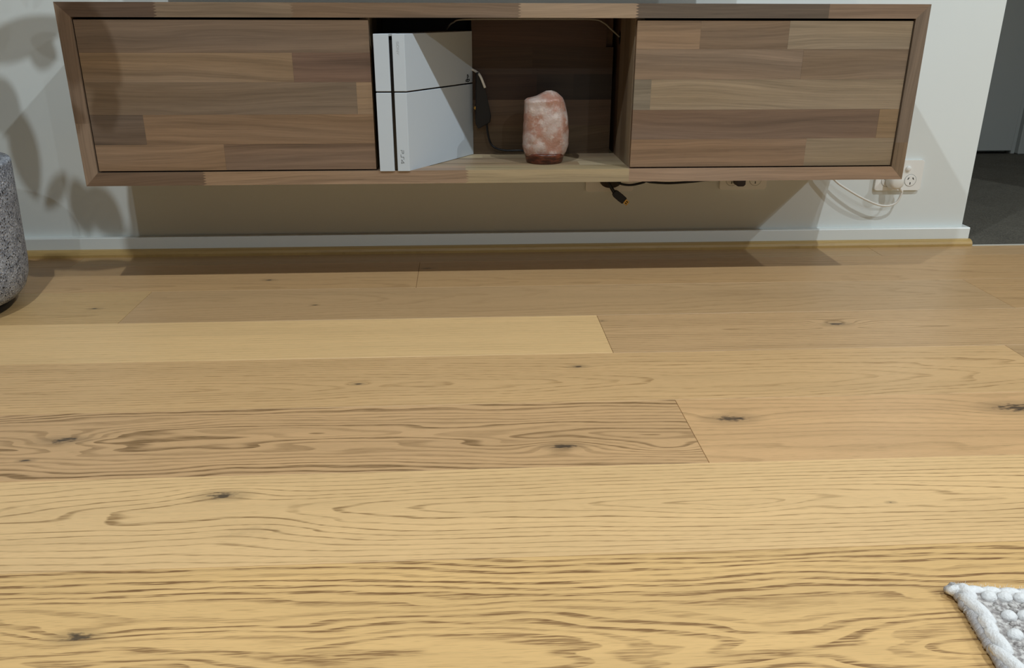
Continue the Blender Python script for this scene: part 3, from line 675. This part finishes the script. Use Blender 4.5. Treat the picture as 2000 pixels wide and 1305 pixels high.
shadow_leaf((-0.118, 0.0, 0.110), 0.29, (0.12, 0.0, -0.9), 0.100, 0.036)
shadow_leaf((-0.055, -0.095, 0.0), 0.30, (0.9, 0.2, -0.2), 0.120, 0.052)
shadow_leaf((-0.150, -0.085, 0.0), 0.31, (0.8, -0.3, -0.2), 0.110, 0.050)
shadow_leaf((-0.066, 0.0, 0.098), 0.29, (0.45, 0.0, -0.7), 0.098, 0.044)
random.seed(12)
for i in range(16):
    e = Vector(stemtop[i % 4]); a = random.uniform(0, 6.28); rr = random.uniform(0.05, 0.13)
    c = e + Vector((math.cos(a)*rr - 0.10, math.sin(a)*rr*0.8, random.uniform(-0.05, 0.16)))
    leaf(c, (math.cos(a), math.sin(a), random.uniform(-0.5, 0.5)), (random.uniform(-.4, .4), random.uniform(-.4, .4), 1), random.uniform(0.14, 0.2), random.uniform(0.06, 0.09))

# ------------------------------------------------------------------ woven rug
RX, RY = 1.263, -1.328
rug = empty('woven_rug', (RX, RY, 0), 'thick white and grey woven rug corner on the floor at right', 'rug')
t = NT('wool_base', 0.95, 0.1)
t.sepobj(); n1 = t.noise(t.oc, 210.0, 3.0); t.bump(n1, 0.9, 0.004)
MAT_WOOLG = t.out(t.mix(t.step(n1, 0.35, 0.65), srgb(150, 144, 142), srgb(212, 208, 204)))
t = NT('wool_white', 0.95, 0.1)
t.sepobj(); n1 = t.noise(t.oc, 320.0, 3.0); t.bump(n1, 0.7, 0.002)
MAT_WOOLW = t.out(t.scale_col(srgb(236, 236, 236), t.m('MULTIPLY_ADD', n1, 0.2, 0.88)))
XE, YE = RX + 1.15, RY - 1.15
bm = bmesh.new(); add_box(bm, (RX + 0.004, YE, 0.0005), (XE, RY - 0.004, 0.011), 0.004, 2)
bm_obj('backing', bm, MAT_WOOLG, rug)
def add_lump(bm, c, rx, ry, rz, rot=0.0, seg=8):
    ca, sa = math.cos(rot), math.sin(rot); rings = []
    for i in range(1, 5):
        th = math.pi*i/5; ring = []
        for k in range(seg):
            ph = 2*math.pi*k/seg
            p = (rx*math.sin(th)*math.cos(ph), ry*math.sin(th)*math.sin(ph), rz*math.cos(th))
            ring.append(bm.verts.new((c[0] + p[0]*ca - p[1]*sa, c[1] + p[0]*sa + p[1]*ca, c[2] + p[2])))
        rings.append(ring)
    tp = bm.verts.new((c[0], c[1], c[2] + rz)); bt = bm.verts.new((c[0], c[1], c[2] - rz))
    for k in range(seg):
        bm.faces.new((tp, rings[0][k], rings[0][(k+1) % seg])); bm.faces.new((bt, rings[3][(k+1) % seg], rings[3][k]))
        for i in range(3): bm.faces.new((rings[i][k], rings[i+1][k], rings[i+1][(k+1) % seg], rings[i][(k+1) % seg]))
random.seed(5)
bw, bg = bmesh.new(), bmesh.new()
for r in range(40):
    y = RY - 0.020 - r*0.0275
    x = RX + 0.030 + (0.0075 if r % 2 else 0)
    while x < XE - 0.02 and y > YE + 0.02:
        add_lump(bw, (x + random.uniform(-.001, .001), y + random.uniform(-.001, .001), 0.0125), 0.0076, 0.0072, 0.0055, random.uniform(-.3, .3))
        for dy in (-0.0105, -0.0175):
            add_lump(bg, (x + random.uniform(-.002, .004), y + dy, 0.0112), 0.0052, 0.0038, 0.0030, random.uniform(-.5, .5), 6)
        x += 0.0152
o = bm_obj('loop_rows', bw, MAT_WOOLW, rug, True); o['kind'] = 'stuff'
o = bm_obj('flat_weave', bg, MAT_WOOLG, rug, True); o['kind'] = 'stuff'
# selvedge: uneven rope turns along both edges with a greyer felted side below
be = bmesh.new(); bs = bmesh.new(); y = RY - 0.004
turn = [0.016, 0.030, 0.018, 0.024, 0.034, 0.019]; k = 0
while y > YE:
    ln = turn[k % 6]*random.uniform(0.85, 1.15); k += 1
    add_lump(be, (RX + 0.0115, y - ln*0.5, 0.0105), 0.0072, ln*0.78, 0.0075, 0.30 + random.uniform(-.12, .12), 10); y -= ln
y = RY
while y > YE:
    add_lump(bs, (RX + 0.0045 + random.uniform(-.0012, .0012), y, 0.0062), 0.0050, 0.0062, 0.0056, random.uniform(-.6, .6), 7); y -= 0.0068
x = RX + 0.006
while x < XE:
    add_lump(be, (x, RY - 0.0075, 0.0085), 0.013, 0.0060, 0.0062, random.uniform(-.2, .1), 10)
    x += random.uniform(0.012, 0.020)
x = RX
while x < XE:
    add_lump(bs, (x, RY - 0.003, 0.0058), 0.0065, 0.0045, 0.0052, random.uniform(-.6, .6), 7); x += 0.0075
o = bm_obj('selvedge', be, MAT_WOOLW, rug, True); o['kind'] = 'stuff'
t = NT('wool_felt', 0.95, 0.1)
t.sepobj(); n1 = t.noise(t.oc, 300.0, 2.0)
MAT_FELT = t.out(t.mix(n1, srgb(150, 147, 148), srgb(206, 203, 203)))
o = bm_obj('felted_side', bs, MAT_FELT, rug, True); o['kind'] = 'stuff'
# loose wool fibres standing off the edges and loops
verts, faces = [], []
def fibre(p, d, L):
    d = Vector(d).normalized(); sd = d.cross(Vector((0.3, 0.5, 0.8))).normalized()*0.00014; p = Vector(p); q = len(verts)
    m = p + d*L*0.55 + Vector((random.uniform(-1, 1), random.uniform(-1, 1), random.uniform(-1, 0.4)))*L*0.18
    verts.extend([p - sd, p + sd, m + sd*0.7, m - sd*0.7, p + d*L + (m - p - d*L*0.55)*2.2]); faces.extend([(q, q+1, q+2, q+3), (q+3, q+2, q+4)])
for i in range(15000):
    f = random.random()
    if i % 3:
        y = RY - 0.002 - f*f*(RY - YE - 0.01); fibre((RX + random.uniform(0.001, 0.012), y, random.uniform(0.003, 0.013)), (-random.uniform(0.1, 1), random.uniform(-.9, .9), random.uniform(-.2, .9)), random.uniform(0.0018, 0.0042))
    else:
        x = RX + 0.002 + f*f*(XE - RX - 0.01); fibre((x, RY - random.uniform(0.0, 0.010), random.uniform(0.003, 0.013)), (random.uniform(-.9, .9), random.uniform(0.0, 1), random.uniform(-.2, .9)), random.uniform(0.0018, 0.0042))
me = bpy.data.meshes.new('wool_fibres'); me.from_pydata([tuple(v) for v in verts], [], faces)
o = link('wool_fibres', me, MAT_WOOLW, rug); o['kind'] = 'stuff'
rug.rotation_euler = (0, 0, math.radians(-8.0))
